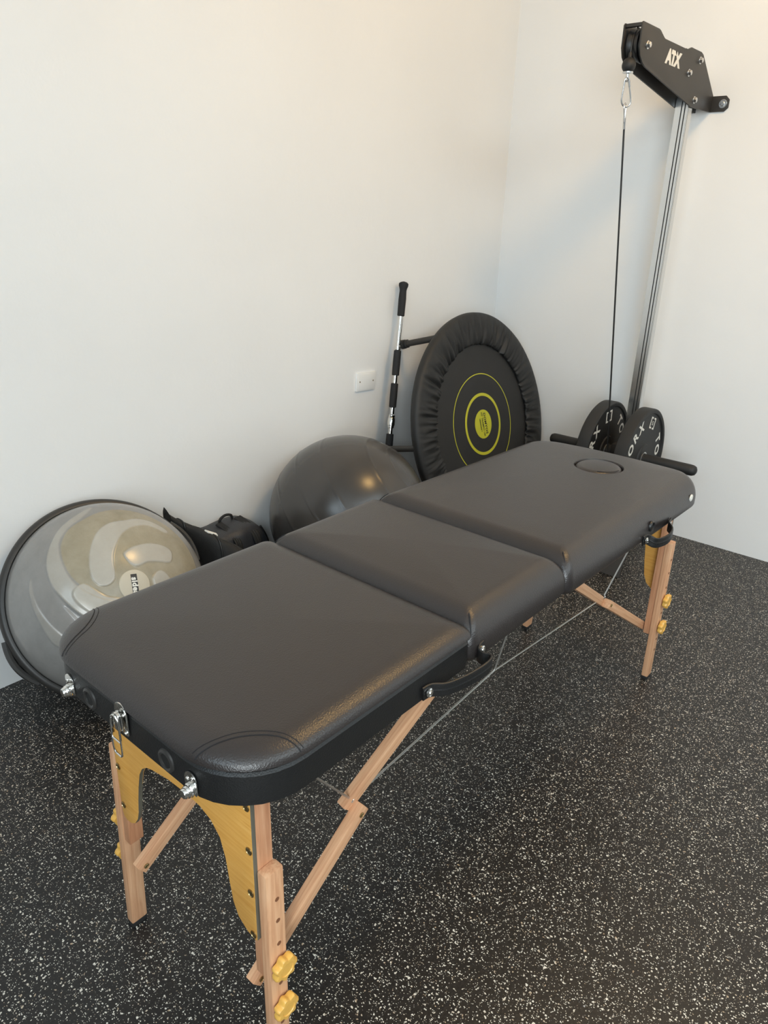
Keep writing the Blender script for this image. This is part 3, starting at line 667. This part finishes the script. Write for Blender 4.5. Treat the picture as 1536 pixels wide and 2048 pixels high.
obj('rubber_foot', sec(0.983, 1.004, [(0, .012), (.2, .017), (1, .016)], 16), M_RUBBER, BT)

# ------------------------------------------------------------------ wall plate
SP = thing('wall_socket_plate', 'blank white rectangular socket cover screwed to the left wall', 'wall plate', (-0.996, -0.001, 0.667))
Mw = Matrix.Translation((-0.9955, 0, 0.7065)) @ Matrix.Rotation(0.055, 4, 'Y')
bm = B(); box(bm, (-0.060, -0.009, -0.0395), (0.060, 0, 0.0395), 0.002); box(bm, (-0.051, -0.0105, -0.034), (0.051, -0.0085, 0.034), 0.0012)
bm.transform(Mw); pl = obj('cover_plate', bm, M_PLATEW, SP)
for sx in (-0.042, 0.042):
    bm = B(); lathe(bm, (0, 0, 0), (0, -1, 0), [(0.0032, 0), (0.0032, 0.0004), (0.001, 0.0006), (0, 0.0004)], 12); bm.transform(Mw @ Matrix.Translation((sx, -0.0105, 0.001))); obj('screw', bm, M_BRASS, pl)

# ------------------------------------------------------------------ cable tower
CY = -0.887
CT = thing('cable_tower', 'tall aluminium column cable tower with black pulley arm bolted to the right wall', 'cable machine', (-0.2, CY, 0))
yA, yB, xA, xB = -0.911, -0.862, -0.222, -0.180
pr = [(xA, yB)]
for f in (0.50, 0.76):
    yc = yB + (yA - yB) * f; hw = 0.0021
    pr += [(xA, yc + hw), (xA + 0.007, yc + hw), (xA + 0.007, yc - hw), (xA, yc - hw)]
pr += [(xA, yA + 0.0012), (xA + 0.0012, yA), (xA + 0.006, yA), (xA + 0.006, yA + 0.0025), (xA + 0.0085, yA + 0.0025), (xA + 0.0085, yA), (xB, yA), (xB, yB)]
bm = B(); prism(bm, [V((x, y, 0.012)) for x, y in pr], (0, 0, 1.80))
col = obj('column', bm, M_ALU, CT, 'bright aluminium column with two dark slots', smooth=20)
for f in (0.50, 0.76):
    yc = yB + (yA - yB) * f; bm = B(); box(bm, (xA + 0.003, yc - 0.002, 0.02), (xA + 0.0068, yc + 0.002, 1.80)); obj('slot_lining', bm, M_SLOT, col)
arm = [(-0.736, 1.957), (-0.730, 1.963), (-0.600, 1.963), (-0.588, 1.9605), (-0.556, 1.947), (-0.545, 1.943), (-0.335, 1.943), (-0.300, 1.9555), (-0.198, 1.9555), (-0.176, 1.950), (-0.0015, 1.836), (-0.0015, 1.779), (-0.196, 1.776), (-0.222, 1.7765), (-0.240, 1.780),
       (-0.672, 1.845), (-0.700, 1.854), (-0.722, 1.870), (-0.735, 1.895)]
for y0, s in ((-0.919, 1), (-0.855, -1)):
    bm = B(); prism(bm, [V((x, y0, z)) for x, z in arm], (0, 0.005 * s, 0), 0.0007); sp = obj('side_plate', bm, M_BLACKM, CT)
    if s == 1:
        for x, z in ((-0.679, 1.906), (-0.203, 1.928), (-0.294, 1.877), (-0.199, 1.801)):
            bm = B(); lathe(bm, V((x, y0, z)), (0, -1, 0), [(0.0125, -0.001), (0.0125, 0.002), (0.0115, 0.003)], 20); lathe(bm, V((x, y0 - 0.002, z)), (0, -1, 0), [(0.0098, 0), (0.0098, 0.007), (0.008, 0.009), (0, 0.009)], 6); obj('bolt', bm, M_ZINC, sp)
        vs, fs = text2d('ATX', 0.056, 0.0042, 0.12, 0.95)
        bm = B(); text_to(bm, vs, fs, lambda u, v: V((-0.455 + u * 1.12, y0 - 0.0006, 1.898 + v * 1.0))); obj('lettering', bm, M_WHITE, sp, 'white maker lettering', smooth=0)
    bm = B(); fl = [V((0, 0, 0)), V((0, 0, 0.055)), V((0, 0.052, 0.055)), V((0, 0.066, 0.041)), V((0, 0.066, 0.013)), V((0, 0.052, 0))]
    prism(bm, [V((-0.0015, y0 - s * p.y, 1.779 + p.z)) for p in fl], (-0.005, 0, 0), 0.0007); wb = obj('wall_flange', bm, M_BLACKM, CT)
    bm = B(); c = V((-0.0065, y0 - s * 0.044, 1.806)); lathe(bm, c, (-1, 0, 0), [(0.0155, 0), (0.0155, 0.002), (0.0145, 0.003), (0.009, 0.003)], 22); lathe(bm, c, (-1, 0, 0), [(0.009, 0.002), (0.009, 0.008), (0.007, 0.0095), (0, 0.0095)], 6); obj('bolt', bm, M_ZINC, wb)
bm = B(); box(bm, (-0.335, -0.9135, 1.936), (-0.18, -0.8605, 1.948), 0.001); obj('spacer_plate', bm, M_BLACKM, CT)
bm = B(); box(bm, (-0.732, -0.9135, 1.951), (-0.715, -0.8605, 1.961), 0.001); obj('spacer_plate', bm, M_BLACKM, CT)
bm = B(); prism(bm, [V((-0.66, -0.9135, 1.846)), V((-0.235, -0.9135, 1.783)), V((-0.235, -0.9135, 1.79)), V((-0.36, -0.9135, 1.81))], (0, 0.002, 0)); bm.free()
def pulley(c, r, parent, w=0.018):
    bm = B(); lathe(bm, V(c) - V((0, w, 0)), (0, 1, 0), [(0.006, 0), (r * .55, 0.001), (r * .6, 0.005), (r * .85, 0.005), (r, 0.0), (r, 0.004), (r * .86, w), (r, 2 * w - 0.004), (r, 2 * w), (r * .85, 2 * w - 0.005), (r * .6, 2 * w - 0.005), (r * .55, 2 * w - 0.001), (0.006, 2 * w)], 40); return obj('pulley', bm, M_BLACKP, parent)
pulley((-0.679, CY, 1.906), 0.052, CT)
pulley((-0.285, CY, 1.890), 0.040, CT)
# cables: over the top pulley, through the arm, down beside the column
xc = -0.728; rp = 0.0465
pts = [V((xc, CY, 1.864)), V((xc + 0.001, CY, 1.89))] + [V((-0.679 - rp * math.cos(t), CY, 1.906 + rp * math.sin(t))) for t in [math.radians(d) for d in range(10, 100, 15)]] + [V((-0.5, CY, 1.940)), V((-0.30, CY, 1.930))]
bm = B(); tube(bm, smoothp(pts, 3), 0.0032, 8); obj('cable', bm, M_BLACKP, CT)
bm = B(); sphere(bm, V((xc, CY, 1.845)), 0.0225, 20); lathe(bm, V((xc, CY, 1.866)), (0, 0, 1), [(0.006, -0.004), (0.006, 0.012), (0.0035, 0.016)], 12); obj('stop_ball', bm, M_RUBBER, CT)
bm = B(); lathe(bm, V((xc, CY, 1.8245)), (0, 0, -1), [(0.017, -0.002), (0.017, 0.002), (0.006, 0.004), (0.006, 0.014), (0, 0.014)], 18)
tube(bm, [V((xc + 0.007 * math.cos(t), CY, 1.806 + 0.007 * math.sin(t))) for t in [2 * PI * i / 14 for i in range(14)]], 0.0022, 8, True); obj('swivel_eye', bm, M_ZINC, CT)
l0, l1 = V((-0.7105, CY, 1.714)), V((-0.395, CY, 0.300))
bm = B(); ld = (l1 - l0).normalized(); cyl(bm, l0 + ld * 0.02, l1, 0.0034, n=8); obj('cable', bm, M_BLACKP, CT)
bm = B(); tq = [(0, .026), (.008, .020), (.0095, .010), (.005, -.006), (0.0035, -.03), (-.0035, -.03), (-.005, -.006), (-.0095, .010), (-.008, .020)]
sd = V((1, 0, 0)) - ld * ld.x; sd.normalize()
tube(bm, smoothp([l0 - ld * z + sd * x * 0.75 + V((0, 0, -0.002)) for x, z in tq], 4, True), 0.0026, 8, True); cyl(bm, l0 + ld * 0.018, l0 + ld * 0.052, 0.0052, 0.0046, 10); obj('cable_thimble', bm, M_ZINC, CT)
# carriage with loading sleeves, low housing and foot plate
SXC, SZ = -0.30, 0.427
bm = B(); box(bm, (-0.232, -0.925, 0.36), (-0.170, -0.848, 0.50), 0.003); box(bm, (-0.34, -0.912, 0.385), (-0.23, -0.862, 0.475), 0.004); obj('carriage', bm, M_BLACKM, CT)
for s in (-1, 1):
    bm = B(); lathe(bm, V((SXC, CY + s * 0.024, SZ)), (0, s, 0), [(0.030, 0), (0.030, 0.024), (0.0235, 0.026), (0.0235, 0.285), (0.0225, 0.298), (0.018, 0.308), (0.009, 0.313), (0, 0.314)], 28); obj('loading_sleeve', bm, M_RUBBER, CT)
for y0 in (-0.919, -0.855):
    bm = B(); prism(bm, [V((x, y0, z)) for x, z in ((-0.005, 0.01), (-0.005, 0.16), (-0.2, 0.20), (-0.40, 0.20), (-0.45, 0.15), (-0.45, 0.06), (-0.40, 0.01))], (0, 0.005 if y0 < -0.9 else -0.005, 0), 0.0007); obj('side_plate', bm, M_BLACKM, CT)
pulley((-0.395, CY, 0.150), 0.048, CT)
bm = B(); prism(bm, [V((-0.615, -1.092, 0.003)), V((-0.607, -1.092, 0.0)), V((-0.52, -1.092, 0.185)), V((-0.528, -1.092, 0.188))], (0, 0.41, 0), 0.001); obj('foot_plate', bm, M_BLACKM, CT, 'black sloping foot plate near the floor')
bm = B(); box(bm, (-0.60, -0.93, 0.004), (-0.01, -0.845, 0.012), 0.001); obj('base_plate', bm, M_BLACKM, CT)

# carabiner clipped between the two cable ends
CB = thing('carabiner', 'silver carabiner clipped under the black stop ball of the pulley arm', 'carabiner', (-0.726, CY, 1.724))
cz = lambda z: xc + (l0.x - xc) * (1.806 - z) / (1.806 - 1.730)
A3 = [(-.006, 1.805), (.0, 1.811), (.006, 1.805), (.0095, 1.785), (.015, 1.752), (.0145, 1.738), (.008, 1.7305), (0, 1.729), (-.009, 1.7325), (-.0145, 1.742), (-.014, 1.757), (-.0095, 1.785)]
def crb(x, z): return V((cz(z) + x * 0.62, CY + x * -0.78, z))
bm = B(); tube(bm, smoothp([crb(x, z) for x, z in A3], 4, True), 0.0030, 10, True); obj('hook_body', bm, M_ZINC, CB)
bm = B(); cyl(bm, crb(.0098, 1.784), crb(.0068, 1.802), 0.0042, n=10); obj('gate_sleeve', bm, M_ZINC, CB)

# ------------------------------------------------------------------ bumper plates
def bumper(y0, s, label):
    # y0: visible face (towards -y), disc extends towards +y
    t = thing('weight_plate', label, 'weight plate', (SXC, y0 + 0.03, SZ - 0.218), 'bumper plates on the cable tower')
    R = 0.218
    bm = B(); lathe(bm, V((SXC, y0, SZ)), (0, 1, 0), [(0.0265, 0.004), (0.062, 0.004), (0.066, 0.009), (0.196, 0.009), (0.199, 0.002), (0.203, 0.0), (0.212, 0.0), (0.217, 0.004), (R, 0.010), (R, 0.046), (0.217, 0.052), (0.212, 0.056), (0.203, 0.056), (0.199, 0.053), (0.196, 0.047), (0.066, 0.047), (0.062, 0.052), (0.0265, 0.052)], 96, closed=True)
    d = obj('disc', bm, M_RUBBER, t, smooth=35)
    bm = B(); lathe(bm, V((SXC, y0, SZ)), (0, 1, 0), [(0.0255, 0.002), (0.031, 0.002), (0.031, 0.054), (0.0255, 0.054)], 36, closed=True); obj('hub_ring', bm, M_STEEL, t)
    return t, d
def plate_print(d, y0, off, rl=0.157):
    yf = y0 + 0.0083
    def at(ang, u, v): # u tangential (clockwise), v radial
        a = math.radians(ang); er = V((math.cos(a), 0, math.sin(a))); et = V((math.sin(a), 0, -math.cos(a)))
        return V((SXC, yf, SZ)) + er * (rl + v) + et * u
    for base in (0, 180):
        for ch, da in (('X', 43), ('R', 64), ('O', 84), ('T', 132)) if base == 0 else (('R', 92), ('O', 112), ('T', 132)):
            vs, fs = text2d(ch, 0.066, 0.0022, 0.0, 1)
            ang = off + base + da
            bm = B(); text_to(bm, vs, fs, lambda u, v: at(ang, u * 0.95, v * 0.92)); obj('lettering', bm, M_WHITE, d, smooth=0)
        bm = B(); ang = off + base
        def q(u0, u1, v0, v1): bm.faces.new([bm.verts.new(at(ang, u, v)) for u, v in ((u0, v0), (u1, v0), (u1, v1), (u0, v1))])
        for sg in (-1, 1):
            e = lambda a, b: (min(sg * a, sg * b), max(sg * a, sg * b))
            q(*e(0.020, 0.028), -0.025, 0.025); q(*e(0.006, 0.020), 0.018, 0.025); q(*e(0.006, 0.020), -0.025, -0.018)
        q(-0.008, 0.008, 0.005, 0.008); q(-0.008, 0.008, -0.0015, 0.0015); q(-0.008, 0.008, -0.008, -0.005); q(-0.008, -0.005, 0.0, 0.008); q(0.005, 0.008, -0.008, 0.0)
        obj('emblem', bm, M_WHITE, d, smooth=0)
t1, d1 = bumper(-1.0, 1, 'black bumper plate on the right sleeve of the cable tower, whole face in view'); plate_print(d1, -1.0, 70)
t2, d2 = bumper(-0.831, 1, 'black bumper plate on the left sleeve, partly hidden behind cable and column'); plate_print(d2, -0.831, 95)

# ------------------------------------------------------------------ bags by the wall
BG = thing('tool_bag', 'slouched matt black fabric bag with open mouth between balance trainer and backpack', 'bag', (-1.9, -0.15, 0))
secs = [(-2.056, -0.050, 0.438, 0.004, 0.006), (-2.060, -0.060, 0.425, 0.014, 0.016), (-2.062, -0.075, 0.405, 0.024, 0.026), (-2.025, -0.100, 0.360, 0.034, 0.040), (-2.000, -0.140, 0.305, 0.044, 0.075), (-1.980, -0.180, 0.250, 0.054, 0.112),
        (-1.955, -0.210, 0.190, 0.062, 0.148), (-1.920, -0.235, 0.160, 0.070, 0.156), (-1.885, -0.250, 0.142, 0.074, 0.140), (-1.860, -0.255, 0.137, 0.074, 0.134)]
loops = []
NN = 40
for k in range((len(secs) - 1) * 5 + 1):
    i = min(k // 5, len(secs) - 2); f = (k - i * 5) / 5; s = [a + (b - a) * f for a, b in zip(secs[i], secs[i + 1])]
    L = []
    for j in range(NN):
        t = 2 * PI * j / NN; c_, s_ = math.cos(t), math.sin(t); e = 0.75
        y = s[1] + s[3] * math.copysign(abs(c_) ** e, c_); z = s[2] + s[4] * math.copysign(abs(s_) ** e, s_)
        p = V((s[0] + 0.35 * (z - s[2]) * 0.25, y, z)); nz = noise.noise(p * 16) * 0.010 + noise.noise(p * 40) * 0.004
        nz *= min(1, s[3] / 0.06); p.y += nz * c_; p.z += nz * s_
        p.y = min(p.y, -0.006); p.z = max(p.z, 0.002); L.append(p)
    loops.append(L)
last = loops[-1]; c = sum(last, V()) / NN
loops.append([c + (p - c) * 0.93 + V((0.004, 0, 0)) for p in last])
for dx, sc in ((-0.02, 0.9), (-0.05, 0.84)): loops.append([V((p.x + dx, c.y + (p.y - c.y) * sc, c.z + (p.z - c.z) * sc)) for p in last])
bm = B(); loft(bm, loops); obj('bag_body', bm, M_BAGCLOTH, BG, smooth=60)
def around(k, r=0.003):
    return smoothp([p + (p - sum(loops[k], V()) / NN).normalized() * r for p in loops[k]], 2, True)
for k in (14, 26):
    bm = B(); tube(bm, around(k, 0.001), 0.0035, 6, True); obj('piping', bm, M_BLACKP, BG)
bm = B(); tube(bm, smoothp([V((-2.038, -0.150, 0.312)), V((-2.030, -0.160, 0.285)), V((-2.020, -0.172, 0.255)), V((-2.004, -0.186, 0.215))], 5), 0.003, 6); obj('zip_edge', bm, M_GREYCORD, BG, 'light grey zip edge')
bm = B(); prism(bm, [V((-1.985, -0.170, 0.372)), V((-1.950, -0.184, 0.352)), V((-1.952, -0.196, 0.349)), V((-1.980, -0.184, 0.365))], (0.002, 0, 0.004)); obj('tag', bm, M_WHITE, BG, 'small white tag')
BP = thing('backpack', 'charcoal nylon backpack with grab loop leaning on the wall beside the exercise ball', 'backpack', (-1.76, -0.1, 0))
out = smoothp([(-1.925, 0.0, 0.02), (-1.93, 0, 0.20), (-1.918, 0, 0.300), (-1.87, 0, 0.312), (-1.80, 0, 0.318), (-1.735, 0, 0.312), (-1.692, 0, 0.275), (-1.665, 0, 0.22), (-1.645, 0, 0.12), (-1.64, 0, 0.02), (-1.70, 0, 0.004), (-1.86, 0, 0.004)], 4, True)
loops = []
cxz = sum(out, V()) / len(out)
for y, sc in ((-0.012, 0.90), (-0.018, 0.97), (-0.04, 1.0), (-0.085, 1.0), (-0.120, 0.96), (-0.142, 0.88), (-0.150, 0.72), (-0.154, 0.45)):
    L = []
    for p in out:
        q = V((cxz.x + (p.x - cxz.x) * sc, y, cxz.z + (p.z - cxz.z) * sc)); q.z = max(0.003, q.z + 0)
        nz = noise.noise(q * 18) * 0.007; q.y += nz if y < -0.03 else 0; L.append(q)
    loops.append(L)
bm = B(); loft(bm, loops); obj('pack_body', bm, M_PACK, BP, smooth=60)
bm = B(); tube(bm, smoothp([V((-1.835, -0.05, 0.314)), V((-1.832, -0.053, 0.332)), V((-1.81, -0.055, 0.342)), V((-1.785, -0.055, 0.335)), V((-1.778, -0.052, 0.314))], 5), 0.005, 8); obj('grab_loop', bm, M_BAGCLOTH, BP)
for xa, xb, w in ((-1.845, -1.80, 0.03), (-1.76, -1.70, 0.035)):
    bm = B(); ribbon(bm, smoothp([V((xa, -0.060, 0.320)), V((xa + 0.004, -0.115, 0.305)), V((xa + 0.012, -0.152, 0.27)), V((xa * 0.6 + xb * 0.4, -0.162, 0.2)), V((xb, -0.164, 0.1)), V((xb + 0.01, -0.158, 0.03))], 5), V((1, 0.1, 0)), w, 0.008); obj('shoulder_strap', bm, M_BAGCLOTH, BP)
bm = B(); tube(bm, smoothp([V((-1.70, -0.118, 0.285)), V((-1.668, -0.118, 0.22)), V((-1.648, -0.118, 0.12)), V((-1.643, -0.118, 0.03))], 5), 0.004, 6); obj('piping', bm, M_BAGCLOTH, BP)
